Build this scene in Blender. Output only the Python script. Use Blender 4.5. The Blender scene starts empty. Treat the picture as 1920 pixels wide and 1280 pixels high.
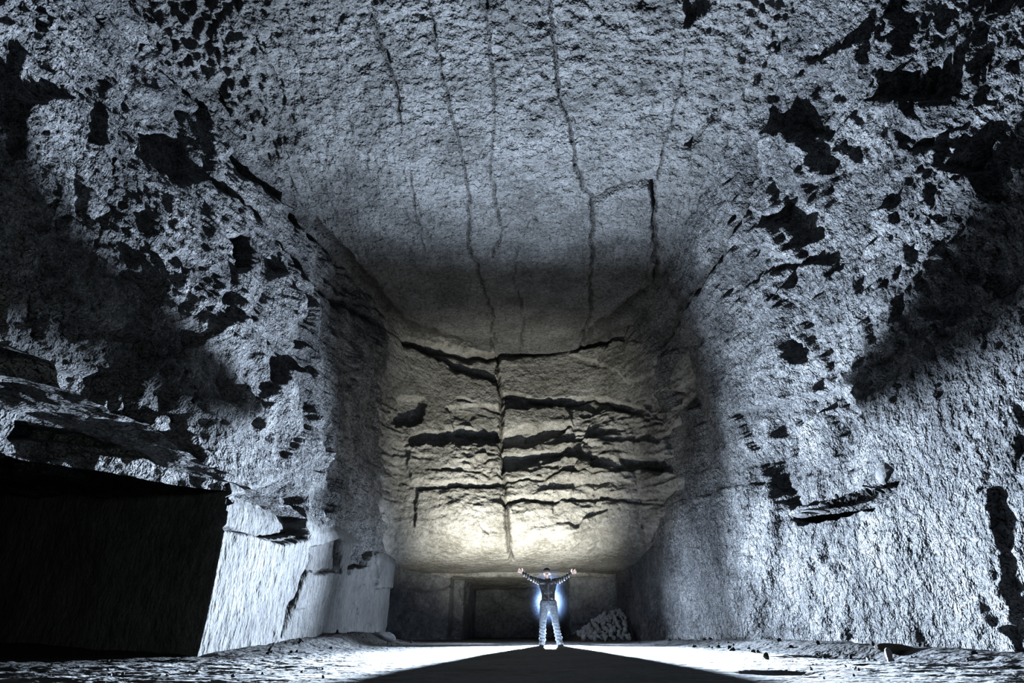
import bpy, bmesh, math, random
import numpy as np
from mathutils import Vector, Matrix

# ------------------------------------------------------------------ camera, world, lights, exposure
S = bpy.context.scene
FPX, PITCH, CAMH = 1092.0, math.radians(26.3), 0.35
cam = bpy.data.objects.new('camera', bpy.data.cameras.new('camera'))
cam.data.lens = 36.0 * FPX / 1920.0
cam.data.sensor_width = 36.0
cam.data.clip_end = 200
cam.location = (0, 0, CAMH)
cam.rotation_euler = (math.radians(90) + PITCH, 0, 0)
S.collection.objects.link(cam)
S.camera = cam
S.view_settings.view_transform = 'Standard'
S.view_settings.look = 'None'
S.view_settings.gamma = 1
S.view_settings.use_curve_mapping = False
S.view_settings.exposure = 0.0

world = bpy.data.worlds.new('world')
S.world = world
world.use_nodes = True
world.node_tree.nodes['Background'].inputs[0].default_value = (0.5, 0.6, 0.7, 1)
world.node_tree.nodes['Background'].inputs[1].default_value = 0.0008


def spot(name, loc, target, power, color, size=150, blend=1.0, radius=0.03):
    d = bpy.data.lights.new(name, 'SPOT')
    d.energy = power; d.color = color
    d.spot_size = math.radians(size); d.spot_blend = blend
    d.shadow_soft_size = radius
    o = bpy.data.objects.new(name, d)
    o.location = loc
    o.rotation_euler = (Vector(target) - Vector(loc)).to_track_quat('-Z', 'Y').to_euler()
    S.collection.objects.link(o)
    return o


def point(name, loc, power, color, radius=0.03):
    d = bpy.data.lights.new(name, 'POINT')
    d.energy = power; d.color = color; d.shadow_soft_size = radius
    o = bpy.data.objects.new(name, d); o.location = loc
    S.collection.objects.link(o)
    return o


HAZE = .035
COOL = (0.66, 0.80, 1.0)
WARM = (1.0, 0.985, 0.87)
# lamp close behind the person's back, thrown towards the camera: makes the wide arm shadows on the walls
spot('key_lamp', (0.945, 16.55, 1.298), (0.945, 3.0, 4.6), 68000, COOL, 148, 1.0, 0.03)
# second lamp farther back, thrown low over the floor: makes the body's shadow on the floor
spot('floor_lamp', (0.98, 17.3, 1.12), (0.9, 11.0, -0.3), 215000, COOL, 64, 1.0, 0.03)
# third lamp thrown up at the brow of the far wall
spot('wall_lamp', (0.1, 17.2, 0.45), (0.0, 20.9, 3.9), 10000, WARM, 92, 1.0, 0.05)
# two low lamps thrown sideways at the foot of the walls beside the person
spot('right_lamp', (1.2, 17.4, 0.9), (4.9, 16.3, 1.0), 3000, COOL, 98, 1.0, 0.04)
spot('left_lamp', (0.6, 17.4, 0.9), (-4.1, 18.0, 0.9), 2300, COOL, 96, 1.0, 0.04)
spot('room_fill', (0.0, 18.0, 0.5), (0.0, 17.9, 10), 1000, (1.0, .96, .84), 152, .8, 0.06)  # added upward fill for ceiling and far side walls, no lamp stands here
point('belt_lamp', (0.95, 16.3, 1.05), 40, (0.45, 0.62, 1.0), 0.03)
# very weak added fill light left of the camera, towards the side gallery
spot('gallery_fill', (-2.0, -2.0, 1.4), (-8.5, 12.0, 1.2), 450, (.9, 1.0, .95), 70, 1.0, 0.2)
# narrow weak added fill light from beside the camera onto the person
spot('camera_fill', (-0.6, -0.3, 0.42), (1.2, 16, 1.5), 680, (0.84, 0.93, 1.0), 30, 1.0, 0.1)

# ------------------------------------------------------------------ helpers: projection, noise
SN, CS = math.sin(PITCH), math.cos(PITCH)


def project(P):
    x, y, z = P[..., 0], P[..., 1], P[..., 2] - CAMH
    dep = np.maximum(y * CS + z * SN, 0.05)
    up = -y * SN + z * CS
    return 960 + FPX * x / dep, 640 - FPX * up / dep


def W(px, py, Y):
    """point of the place that stands at depth Y and is seen at photo pixel px, py"""
    v = 640 - py
    dy = FPX * CS - v * SN
    dz = FPX * SN + v * CS
    t = Y / dy
    return Vector(((px - 960) * t, Y, CAMH + dz * t))


def _h(ix, iy, iz, seed):
    n = (ix.astype(np.int64) * 374761393 + iy.astype(np.int64) * 668265263 + iz.astype(np.int64) * 2147483647 + seed * 974711) & 0xFFFFFFFF
    n = ((n ^ (n >> 13)) * 1274126177) & 0xFFFFFFFF
    n = ((n ^ (n >> 16)) * 2246822519) & 0xFFFFFFFF
    return ((n ^ (n >> 15)) & 0xFFFFFF) / float(0xFFFFFF)


def vnoise(p, seed=0):
    i = np.floor(p).astype(np.int64)
    f = p - i
    u = f * f * f * (f * (f * 6 - 15) + 10)
    r = 0
    for dx in (0, 1):
        wx = u[..., 0] if dx else 1 - u[..., 0]
        for dy in (0, 1):
            wy = u[..., 1] if dy else 1 - u[..., 1]
            for dz in (0, 1):
                wz = u[..., 2] if dz else 1 - u[..., 2]
                r = r + wx * wy * wz * _h(i[..., 0] + dx, i[..., 1] + dy, i[..., 2] + dz, seed)
    return r * 2 - 1


def fbm(p, octv=4, gain=0.5, seed=0, ridge=False):
    a, s, tot = 1.0, 0, 0
    for k in range(octv):
        n = vnoise(p * (2.03 ** k) + 17.3 * k, seed + k)
        if ridge:
            n = 1 - 2 * np.abs(n)
        s = s + a * n
        tot += a
        a *= gain
    return s / tot


def plates(u, v, seed, off=1.0, tilt=0.7, jitter=0.95):
    """broken-rock relief: every cell is a flat tilted plate, steps between the cells"""
    iu, iv = np.floor(u).astype(np.int64), np.floor(v).astype(np.int64)
    best = np.full(u.shape, 1e9)
    second = np.full(u.shape, 1e9)
    H = np.zeros(u.shape)
    z0 = np.zeros_like(iu)
    for a in (-1, 0, 1):
        for b in (-1, 0, 1):
            cu, cv = iu + a, iv + b
            pu = cu + 0.5 + (_h(cu, cv, z0, seed) - .5) * jitter
            pv = cv + 0.5 + (_h(cu, cv, z0, seed + 1) - .5) * jitter
            du, dv = u - pu, v - pv
            d = np.abs(du) * 0.55 + np.abs(dv) * 0.55 + 0.5 * np.sqrt(du * du + dv * dv)
            h = (_h(cu, cv, z0, seed + 2) * 2 - 1) * off + (_h(cu, cv, z0, seed + 3) * 2 - 1) * tilt * du + (_h(cu, cv, z0, seed + 4) * 2 - 1) * tilt * dv
            nb = d < best
            second = np.where(nb, best, np.minimum(second, d))
            H = np.where(nb, h, H)
            best = np.where(nb, d, best)
    return H, second - best


def inside(px, py, poly):
    m = np.zeros(px.shape, bool)
    n = len(poly)
    for i in range(n):
        x1, y1 = poly[i]; x2, y2 = poly[(i + 1) % n]
        if y1 == y2:
            continue
        c = ((y1 > py) != (y2 > py)) & (px < (x2 - x1) * (py - y1) / (y2 - y1) + x1)
        m ^= c
    return m


def segdist(px, py, line):
    best = np.full(px.shape, 1e9)
    for (x1, y1), (x2, y2) in zip(line[:-1], line[1:]):
        L = max((x2 - x1) ** 2 + (y2 - y1) ** 2, 1e-6)
        t = np.clip(((px - x1) * (x2 - x1) + (py - y1) * (y2 - y1)) / L, 0, 1)
        best = np.minimum(best, np.hypot(px - x1 - t * (x2 - x1), py - y1 - t * (y2 - y1)))
    return best


def interp(t, xs, ys):
    return np.interp(t, xs, ys)


def grid_normals(P, flip):
    du = np.gradient(P, axis=1)
    dv = np.gradient(P, axis=0)
    n = np.cross(du, dv)
    n /= np.linalg.norm(n, axis=-1, keepdims=True) + 1e-9
    return -n if flip else n


def sculpt(P, N, feats, cracks, wob=5.0, seed=3):
    """blocks left proud (H > 0) or broken out (H < 0) and cracks, outlined on the base surface"""
    px, py = project(P)
    q = P * 2.2
    wx = px + wob * 1.5 * fbm(q, 3, .5, seed)
    wy = py + wob * 1.5 * fbm(q, 3, .5, seed + 9)
    d = np.zeros(px.shape)
    dirt = np.zeros(px.shape)
    for f in feats:
        poly, H = f[0], f[1]
        far = f[2] if len(f) > 2 else H
        xs = [a for a, b in poly]; ys = [b for a, b in poly]
        bb = (wx > min(xs)) & (wx < max(xs)) & (wy > min(ys)) & (wy < max(ys)) & (P[..., 1] > 1)
        if not bb.any():
            continue
        idx = np.nonzero(bb)
        m = inside(wx[idx], wy[idx], poly)
        idx = tuple(i[m] for i in idx)
        if len(idx[0]) == 0:
            continue
        # taper from the side nearest the camera (H) to the far side (far), by distance from the vanishing point
        r = np.hypot(px[idx] - 960, py[idx] - 1120)
        k = (r - r.min()) / max(float(np.ptp(r)), 1e-6)
        d[idx] += far + (H - far) * k
    for c in cracks:
        line, w, dep = c[:3]
        xs = [a for a, b in line]; ys = [b for a, b in line]
        bb = (wx > min(xs) - 30) & (wx < max(xs) + 30) & (wy > min(ys) - 30) & (wy < max(ys) + 30) & (P[..., 1] > 1)
        idx = np.nonzero(bb)
        if len(idx[0]) == 0:
            continue
        ds = segdist(px[idx] + (wx[idx] - px[idx]) * .8, py[idx] + (wy[idx] - py[idx]) * .8, line)
        ww = w * (0.65 + 0.5 * (1 + vnoise(P[idx] * 3.0, 77)))
        g = np.exp(-(ds / ww) ** 2)
        d[idx] -= dep * g
        dirt[idx] = np.maximum(dirt[idx], g * (c[3] if len(c) > 3 else 0.7))
    return d, dirt


def soften(d, n=1):
    for _ in range(n):
        e = np.pad(d, 1, mode='edge')
        d = (e[:-2, 1:-1] + 2 * e[1:-1, 1:-1] + e[2:, 1:-1]) / 4
        e = np.pad(d, 1, mode='edge')
        d = (e[1:-1, :-2] + 2 * e[1:-1, 1:-1] + e[1:-1, 2:]) / 4
    return d


def mesh_from_grid(name, P, mat, flip=False, attrs=None, parent=None, kind='structure', smooth=True):
    nv, nu = P.shape[:2]
    me = bpy.data.meshes.new(name)
    me.vertices.add(nu * nv)
    me.vertices.foreach_set('co', P.reshape(-1).astype(np.float32))
    i = np.arange((nv - 1) * nu).reshape(nv - 1, nu)[:, :-1]
    q = np.stack([i, i + 1, i + nu + 1, i + nu], -1).reshape(-1, 4)
    if flip:
        q = q[:, ::-1]
    nq = len(q)
    me.loops.add(nq * 4)
    me.loops.foreach_set('vertex_index', q.reshape(-1).astype(np.int32))
    me.polygons.add(nq)
    me.polygons.foreach_set('loop_start', (np.arange(nq) * 4).astype(np.int32))
    me.polygons.foreach_set('loop_total', np.full(nq, 4, np.int32))
    me.update(calc_edges=True)
    me.polygons.foreach_set('use_smooth', np.full(nq, smooth, bool))
    for k, a in (attrs or {}).items():
        at = me.attributes.new(k, 'FLOAT', 'POINT')
        at.data.foreach_set('value', a.reshape(-1).astype(np.float32))
    me.materials.append(mat)
    o = bpy.data.objects.new(name, me)
    S.collection.objects.link(o)
    if kind:
        o['kind'] = kind
    if parent:
        o.parent = parent
    return o


# ------------------------------------------------------------------ materials
def nodes(name):
    m = bpy.data.materials.new(name)
    m.use_nodes = True
    nt = m.node_tree
    return m, nt, nt.nodes['Principled BSDF']


def rock_material(name, dark, mid, light, grain=(1, 1, 1), bump=1.0, grit=1.0, dirt_col=(0.012, 0.011, 0.01), scale=1.0, rough=0.85, spec=0.25, pit=.75):
    m, nt, b = nodes(name)
    N, L = nt.nodes, nt.links

    def new(t, **k):
        n = N.new(t)
        for a, v in k.items():
            setattr(n, a, v)
        return n

    tc = new('ShaderNodeTexCoord')
    mp = new('ShaderNodeMapping'); mp.inputs['Scale'].default_value = grain
    L.new(tc.outputs['Object'], mp.inputs[0])

    def noise(sc, det, ro, src, lac=2.0):
        n = new('ShaderNodeTexNoise')
        n.inputs['Scale'].default_value = sc * scale; n.inputs['Detail'].default_value = det
        n.inputs['Roughness'].default_value = ro; n.inputs['Lacunarity'].default_value = lac
        L.new(src, n.inputs['Vector'])
        return n.outputs['Fac']

    big = noise(0.9, 6, .62, tc.outputs['Object'])
    midn = noise(7.0, 8, .72, mp.outputs[0])
    fine = noise(34.0, 5, .75, mp.outputs[0])
    r1 = new('ShaderNodeValToRGB')
    r1.color_ramp.elements[0].position = .41; r1.color_ramp.elements[0].color = (*dark, 1)
    r1.color_ramp.elements[1].position = .60; r1.color_ramp.elements[1].color = (*light, 1)
    e = r1.color_ramp.elements.new(.5); e.color = (*mid, 1)
    mx = new('ShaderNodeMix', data_type='FLOAT'); mx.inputs[0].default_value = .5
    L.new(big, mx.inputs[2]); L.new(midn, mx.inputs[3])
    L.new(mx.outputs[0], r1.inputs[0])
    # speckle
    r2 = new('ShaderNodeValToRGB')
    r2.color_ramp.elements[0].position = .42; r2.color_ramp.elements[0].color = (.3, .3, .3, 1)
    r2.color_ramp.elements[1].position = .56; r2.color_ramp.elements[1].color = (1, 1, 1, 1)
    L.new(fine, r2.inputs[0])
    mul = new('ShaderNodeMix', data_type='RGBA', blend_type='MULTIPLY'); mul.inputs[0].default_value = .8 * grit
    L.new(r1.outputs[0], mul.inputs[6]); L.new(r2.outputs[0], mul.inputs[7])
    pits = noise(17.0, 6, .7, mp.outputs[0], 2.3)
    r3 = new('ShaderNodeValToRGB')
    r3.color_ramp.elements[0].position = .37; r3.color_ramp.elements[0].color = (.33, .33, .34, 1)
    r3.color_ramp.elements[1].position = .50; r3.color_ramp.elements[1].color = (1, 1, 1, 1)
    L.new(pits, r3.inputs[0])
    mul2 = new('ShaderNodeMix', data_type='RGBA', blend_type='MULTIPLY'); mul2.inputs[0].default_value = pit
    L.new(mul.outputs[2], mul2.inputs[6]); L.new(r3.outputs[0], mul2.inputs[7])
    mul = mul2
    at = new('ShaderNodeAttribute'); at.attribute_name = 'dirt'
    dm = new('ShaderNodeMix', data_type='RGBA'); dm.inputs[7].default_value = (*dirt_col, 1)
    L.new(at.outputs['Fac'], dm.inputs[0]); L.new(mul.outputs[2], dm.inputs[6])
    L.new(dm.outputs[2], b.inputs['Base Color'])
    b.inputs['Roughness'].default_value = rough
    b.inputs['Specular IOR Level'].default_value = spec
    prev = None
    for sc, det, dist in ((4.2, 2.5, .30), (11.0, 2.0, .13), (27.0, 1.5, .045)):
        n = noise(sc, det, .5, mp.outputs[0])
        bb = new('ShaderNodeBump')
        bb.inputs['Distance'].default_value = dist * bump
        bb.inputs['Strength'].default_value = 1
        L.new(n, bb.inputs['Height'])
        if prev:
            L.new(prev, bb.inputs['Normal'])
        prev = bb.outputs[0]
    L.new(prev, b.inputs['Normal'])
    return m


def plain(name, col, rough=.7, spec=.3, bump=0.0, bscale=60, var=0.0):
    m, nt, b = nodes(name)
    N, L = nt.nodes, nt.links
    b.inputs['Roughness'].default_value = rough
    b.inputs['Specular IOR Level'].default_value = spec
    tc = N.new('ShaderNodeTexCoord')
    n = N.new('ShaderNodeTexNoise'); n.inputs['Scale'].default_value = bscale; n.inputs['Detail'].default_value = 4
    L.new(tc.outputs['Object'], n.inputs['Vector'])
    r = N.new('ShaderNodeValToRGB')
    r.color_ramp.elements[0].position = .35; r.color_ramp.elements[0].color = (*[c * (1 - var) for c in col], 1)
    r.color_ramp.elements[1].position = .65; r.color_ramp.elements[1].color = (*[min(1, c * (1 + var)) for c in col], 1)
    L.new(n.outputs['Fac'], r.inputs[0]); L.new(r.outputs[0], b.inputs['Base Color'])
    if bump:
        bp = N.new('ShaderNodeBump'); bp.inputs['Distance'].default_value = bump; bp.inputs['Strength'].default_value = .8
        L.new(n.outputs['Fac'], bp.inputs['Height']); L.new(bp.outputs[0], b.inputs['Normal'])
    return m


ROCK = rock_material('grey_limestone', (0.0279, 0.0285, 0.0298), (0.0806, 0.0818, 0.0837), (0.1550, 0.1550, 0.1550), grain=(1, 1.2, 1.1), bump=1.0)
ROCK_CEIL = rock_material('ceiling_limestone', (0.0316, 0.0316, 0.0306), (0.0632, 0.0632, 0.0622), (0.1001, 0.1001, 0.1001), bump=.8, grit=.7, pit=.5)
ROCK_BACK = rock_material('far_wall_limestone', (0.0620, 0.0601, 0.0527), (0.1116, 0.1085, 0.0992), (0.1674, 0.1643, 0.1550), bump=.28, grit=.6, pit=.35, dirt_col=(.02, .017, .012))
ROCK_CUT = rock_material('tooled_limestone', (0.0405, 0.0405, 0.0398), (0.0674, 0.0674, 0.0668), (0.0944, 0.0944, 0.0927), grain=(1, 1.5, .7), bump=.3, pit=.3, grit=.8)
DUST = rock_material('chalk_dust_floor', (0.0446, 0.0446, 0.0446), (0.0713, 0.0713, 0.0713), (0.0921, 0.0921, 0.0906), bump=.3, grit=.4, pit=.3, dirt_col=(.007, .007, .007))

ROCK_RECESS_SHADED = rock_material('recess_limestone_shaded', (.03, .033, .036), (.06, .064, .068), (.10, .104, .108), bump=.35, grit=.7, pit=.35)  # darker copy of the rock: the recess's shade is put into the colour

# ------------------------------------------------------------------ the cave shell
def ystations(y0, y1, n):
    """stations along the hall, closer together near the camera"""
    return np.r_[np.linspace(y0, 2.9, 10), 1 / np.linspace(1 / 3.2, 1 / y1, n - 10)]


def table(Ys, Z, tab):
    """tab: {Y: [(z, x), ...]} -> x(Y, z) by linear interpolation"""
    keys = sorted(tab)
    prof = np.stack([np.interp(Z, [a for a, b in tab[k]], [b for a, b in tab[k]]) for k in keys], -1)   # nz, nk
    out = np.empty((len(Z), len(Ys)))
    for i in range(len(Z)):
        out[i] = np.interp(Ys, keys, prof[i])
    return out


def rocky(P, N, uv, big=.35, plate=.16, plate2=.05, fine=.03, seed=0, su=(1.3, .9), feats=(), cracks=(), wob=6, mask=None, grain=(1, 1, 1)):
    u, v = uv
    w = fbm(P * .8, 3, .5, seed + 40)
    w2 = fbm(P * 2.7, 2, .5, seed + 50)
    h1, e1 = plates(u / su[0] + w * .45 + w2 * .03, v / su[1] + w2 * .08, seed + 1, 1, 1.1)
    h2, e2 = plates(u / (su[0] * .36) + w2 * .25, v / (su[1] * .36) + w * .6, seed + 11, 1, 1.1)
    h3, e3 = plates(u / (su[0] * .13) + w2 * .5, v / (su[1] * .13) + w * .8, seed + 21, .8, 1.4)
    g = np.array(grain)
    amp = np.clip(.5 + 1.3 * fbm(P * .4, 2, .5, seed + 5), .05, 1.3)
    amp2 = np.clip(.6 + 1.3 * fbm(P * .7, 2, .5, seed + 6), .15, 1.3)
    d = big * fbm(P * .33, 3, .5, seed + 2) + fine * 1.0 * fbm(P * 7 * g, 3, .6, seed + 3) + fine * .5 * fbm(P * 2.6 * g, 3, .55, seed + 8) + fine * .35 * fbm(P * 15 * g, 2, .7, seed + 9)
    d += plate * h1 * amp + plate2 * h2 * amp2 + plate2 * .42 * h3 * amp2
    if mask is not None:
        d *= mask
    f, dirt = sculpt(P, N, feats, cracks, wob, seed + 60)
    return soften(d + f, 1), dirt


CEIL_Z = 10.7
# --- left wall (upper part, above the side gallery)
LT = {
    -4: [(2, -7.6), (4, -5.6), (8, -4.6), (11.2, -4.4)],
    3.5: [(2, -6.9), (3, -6.5), (5, -6.0), (8, -5.9), (11.2, -5.9)],
    7: [(2, -6.1), (3, -6.0), (4.2, -6.0), (6, -6.3), (8, -6.7), (11.2, -6.9)],
    9.5: [(2, -4.75), (2.6, -4.8), (3.5, -5.1), (5, -5.4), (8, -5.9), (11.2, -6.3)],
    14: [(2, -4.45), (4, -4.7), (8, -5.2), (11.2, -5.6)],
    19: [(2, -4.1), (4, -4.2), (8, -4.5), (11.2, -4.6)],
    22.5: [(2, -3.9), (11.2, -3.9)],
}
RT = {
    -4: [(-.3, 6.6), (4, 5.4), (8, 5.0), (11.2, 4.4)],
    4: [(-.3, 5.7), (2, 5.9), (5, 6.2), (8, 6.1), (9.8, 5.8), (11.2, 5.0)],
    8.6: [(-.3, 6.0), (2, 6.1), (4, 6.4), (6.5, 6.5), (8.2, 6.3), (9.6, 5.9), (11.2, 5.0)],
    10.8: [(-.3, 5.75), (1.6, 5.9), (3.2, 6.3), (5, 6.5), (8, 6.1), (9.6, 5.7), (11.2, 4.9)],
    14: [(-.3, 5.35), (2.5, 5.5), (4, 5.8), (8, 5.7), (11.2, 4.9)],
    17: [(-.3, 4.75), (2.5, 5.0), (5, 5.5), (8, 5.5), (11.2, 4.8)],
    20: [(-.3, 4.25), (2.5, 4.4), (5, 4.9), (11.2, 4.5)],
    24: [(-.3, 4.0), (11.2, 4.0)],
}

exec_feats = {}
LEFT_F = [
    ([(0, 690), (230, 700), (292, 828), (180, 838), (0, 820)], -.30),
    ([(120, 640), (215, 700), (240, 770), (330, 700), (270, 640)], .25, .1),
    ([(255, 180), (400, 200), (415, 330), (330, 340), (270, 290)], -.18),
    ([(285, 235), (375, 250), (370, 330), (290, 320)], -.22),
    ([(300, 0), (400, 0), (400, 110), (330, 90)], .18, .0),
    ([(440, 445), (470, 440), (472, 500), (445, 505)], -.5),
    ([(0, 190), (110, 180), (120, 240), (0, 300)], .22, .05),
    ([(440, 930), (540, 900), (565, 930), (575, 1000), (530, 1010), (430, 990)], -.45),
    ([(0, 880), (150, 850), (430, 890), (430, 930), (0, 900)], .12),
]
LEFT_C = [
    ([(400, 180), (470, 300), (560, 400), (650, 480), (745, 605)], 8, .35, .9),
    ([(250, 60), (330, 130), (395, 190)], 5, .15),
    ([(420, 330), (520, 430), (600, 540), (740, 620)], 5, .2, .8),
    ([(560, 500), (640, 560), (745, 590)], 2.5, .08),
]
RIGHT_F = [
    ([(1440, 240), (1525, 235), (1560, 330), (1475, 345), (1430, 320)], .42, .05),
    ([(1670, 180), (1805, 185), (1790, 240), (1690, 290)], .40, .0),
    ([(1280, 280), (1355, 180), (1380, 210), (1310, 290)], .22, .0),
    ([(1790, 310), (1880, 320), (1880, 380), (1800, 375)], .35, .0),
    ([(1420, 420), (1480, 420), (1510, 490), (1440, 500)], .32, .0),
    ([(1520, 120), (1640, 70), (1640, 150), (1540, 170)], .22, .0),
    ([(1440, 330), (1530, 345), (1540, 440), (1480, 470)], -.22),
    ([(1640, 390), (1700, 385), (1700, 425), (1640, 430)], .25, .0),
    ([(1360, 560), (1450, 510), (1560, 490), (1560, 530), (1440, 600)], .2, .0),
    # hollow above the slit and the slit itself
    ([(1370, 770), (1600, 720), (1700, 890), (1480, 950), (1440, 900)], -.2),
    ([(1480, 965), (1560, 930), (1620, 905), (1690, 895), (1700, 870), (1715, 905), (1690, 940), (1600, 960), (1500, 980)], -.9),
    # joint between the two lower blocks
    ([(1452, 900), (1475, 905), (1482, 965), (1478, 1030), (1462, 1080), (1450, 1070), (1455, 1000)], -.05),
    ([(1605, 745), (1640, 700), (3200, -100), (3200, 2600), (1640, 1500), (1600, 1180), (1620, 1000), (1700, 920)], .28, .22),
    ([(1240, 960), (1300, 930), (1450, 900), (1455, 1000), (1420, 1200), (1240, 1200)], .07, .05),
]
RIGHT_C = [
    ([(1475, 965), (1600, 955), (1700, 925)], 4, .25),
    ([(1610, 1000), (1600, 1090), (1615, 1190)], 4, .12),
    ([(1290, 280), (1350, 200), (1440, 100)], 3, .1),
    ([(1240, 640), (1300, 560), (1400, 400), (1420, 260)], 5, .22, .8),
    ([(1260, 600), (1340, 480), (1385, 400)], 4, .15, .7),
]
CEIL_F = [
    ([(1095, 380), (1225, 340), (1232, 540), (1090, 650)], -.03),
    ([(440, 0), (500, 60), (530, 200), (430, 180), (400, 60)], .12),
    ([(1225, 345), (1270, 360), (1245, 420), (1225, 415)], -.12),
    ([(1280, 280), (1355, 180), (1362, 205), (1295, 282)], -.3),
    ([(1290, 0), (1345, 0), (1300, 48), (1284, 45)], -.3),
]
CEIL_C = [
    ([(1090, 652), (1130, 612), (1180, 575), (1236, 540)], 5, .25, .95),
    ([(1100, 655), (1160, 622), (1240, 590)], 4, .2, .9),
    ([(560, 470), (640, 560), (740, 640), (850, 655)], 4, .2, .9),
    ([(690, 30), (720, 100), (742, 160), (750, 230)], 2.28, 0.22, .95),
    ([(805, 0), (812, 55), (830, 160), (862, 280), (880, 380), (878, 460), (905, 530), (925, 590), (922, 655)], 1.61, 0.16, .95),
    ([(912, 0), (918, 80), (926, 180), (922, 320), (940, 450), (920, 480)], 1.34, 0.14, .95),
    ([(1032, 0), (1038, 90), (1048, 180), (1070, 240), (1078, 310), (1108, 375), (1112, 480), (1108, 580), (1092, 655)], 1.94, 0.22, .95),
    ([(1108, 380), (1150, 360), (1180, 348), (1226, 342)], 3.6, .3, .97),
    ([(1226, 342), (1228, 440), (1234, 540), (1180, 570), (1130, 610), (1092, 630)], 3.2, .3, .95),
    ([(1290, 90), (1270, 200), (1228, 342)], 1.34, 0.13, .95),
    ([(970, 460), (965, 520), (982, 600), (978, 655)], 1.07, 0.09, .95),
    ([(770, 330), (780, 400), (800, 470)], 0.94, 0.07, .95),
    ([(400, 180), (470, 300), (560, 400), (650, 480), (745, 605), (830, 640), (880, 655)], 7, .40, .95),
    ([(985, 400), (1010, 415)], 2.01, 0.14, .95),
    ([(440, 0), (500, 110), (535, 190)], 2.01, 0.18, .95),
]


def build_left():
    Ys = ystations(-4, 22.5, 540)
    Z = np.linspace(2.1, 11.2, 420)
    X = table(Ys, Z, LT)
    P = np.stack([X, np.broadcast_to(Ys, X.shape), np.broadcast_to(Z[:, None], X.shape)], -1)
    # lower lip of the side gallery rises and falls a little
    lip = interp(P[..., 1], [-4, 4, 7, 8.5, 9.6, 10.5, 23], [2.5, 2.35, 2.2, 2.25, 2.35, 2.1, 2.1])
    t = (P[..., 2] - 2.1) / (11.2 - 2.1)
    P[..., 2] = lip + t * (11.2 - lip)
    N = grid_normals(P, False)
    N *= np.sign(N[..., :1] + 1e-9)          # into the room: +x
    d, dirt = rocky(P, N, (P[..., 1], P[..., 2]), big=.28, plate=.20, plate2=.085, fine=.06, seed=100, su=(1.1, 1.0), feats=LEFT_F, cracks=LEFT_C, grain=(1, 1.1, 1))
    P = P + N * d[..., None]
    return mesh_from_grid('wall_left', P, ROCK, attrs={'dirt': dirt})


def build_right():
    Ys = ystations(-4, 24, 540)
    Z = np.linspace(-.3, 11.2, 500)
    X = table(Ys, Z, RT)
    P = np.stack([X, np.broadcast_to(Ys, X.shape), np.broadcast_to(Z[:, None], X.shape)], -1)
    N = grid_normals(P, False)
    N *= -np.sign(N[..., :1] + 1e-9)
    low = np.clip((P[..., 2] - 2.5) / 2.5, 0, 1)
    d, dirt = rocky(P, N, (P[..., 1], P[..., 2]), big=.28, plate=.20, plate2=.085, fine=.06, seed=200, su=(1.0, 1.1), feats=RIGHT_F, cracks=RIGHT_C,
                    mask=.6 + .4 * low, grain=(1, 1.2, 1))
    P = P + N * d[..., None]
    return mesh_from_grid('wall_right', P, ROCK, flip=True, attrs={'dirt': dirt})


def build_ceiling():
    Ys = ystations(-4, 22.8, 470)
    X = np.linspace(-7.4, 6.8, 700)
    P = np.empty((len(Ys), len(X), 3))
    P[..., 0] = X; P[..., 1] = Ys[:, None]
    P[..., 2] = CEIL_Z - .05 * np.maximum(0, np.abs(P[..., 0]) - 4.2) ** 1.5
    N = np.zeros_like(P); N[..., 2] = -1
    edge = np.clip((np.abs(P[..., 0]) - 4.2) / 1.5, 0, 1)
    near = np.clip((17 - P[..., 1]) / 8, .25, 1)
    d, dirt = rocky(P, N, (P[..., 1], P[..., 0]), big=.16, plate=.05, plate2=.035, fine=.19, seed=300, su=(2.2, 1.6), feats=CEIL_F, cracks=CEIL_C,
                    mask=(.5 + .9 * edge) * (.35 + .75 * near), wob=7, grain=(.8, 1.2, 1))
    P = P + N * d[..., None]
    return mesh_from_grid('ceiling', P, ROCK_CEIL, attrs={'dirt': dirt})


def along(path, n):
    p = np.array(path, float)
    L = np.r_[0, np.cumsum(np.hypot(*(p[1:] - p[:-1]).T))]
    s = np.linspace(0, L[-1], n)
    return np.stack([np.interp(s, L, p[:, 0]), np.interp(s, L, p[:, 1])], -1), s


BACK_F = [
    # bays left and right of the long vertical crack, beds standing proud or broken away
    ([(750, 745), (800, 745), (790, 795), (740, 800)], -.35),
    ([(835, 760), (935, 760), (935, 815), (855, 810)], -.16),
    ([(770, 812), (935, 800), (935, 825), (770, 838)], -.35),
    ([(945, 740), (1020, 750), (1060, 745), (1130, 745), (1260, 790), (1150, 770), (1045, 765), (945, 755)], -.2),
    ([(945, 805), (1050, 795), (1075, 800), (1010, 830), (945, 838)], -.35),
    ([(945, 850), (1010, 845), (1075, 845), (1000, 862), (945, 885)], -.35),
    ([(1160, 860), (1260, 862), (1290, 880), (1180, 885)], -.3),
    ([(1205, 760), (1230, 735), (1275, 732), (1282, 755), (1250, 760), (1215, 780)], -.25),
    ([(1090, 830), (1250, 825), (1260, 860), (1100, 862)], .18),
    ([(945, 770), (1060, 765), (1075, 795), (945, 805)], .16),
    ([(760, 838), (870, 830), (935, 830), (935, 900), (770, 905)], .12),
    ([(945, 885), (1060, 860), (1130, 880), (1300, 890), (1300, 930), (945, 935)], .2),
    ([(780, 918), (935, 912), (948, 1000), (870, 1012), (780, 985)], .12, .10),
    ([(950, 940), (1270, 938), (1270, 985), (955, 1000)], .10, .07),
    ([(800, 640), (935, 665), (930, 710), (820, 670)], -.25),
    ([(1070, 665), (1150, 690), (1180, 720), (1230, 700), (1240, 640), (1140, 640)], .15),
]
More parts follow.
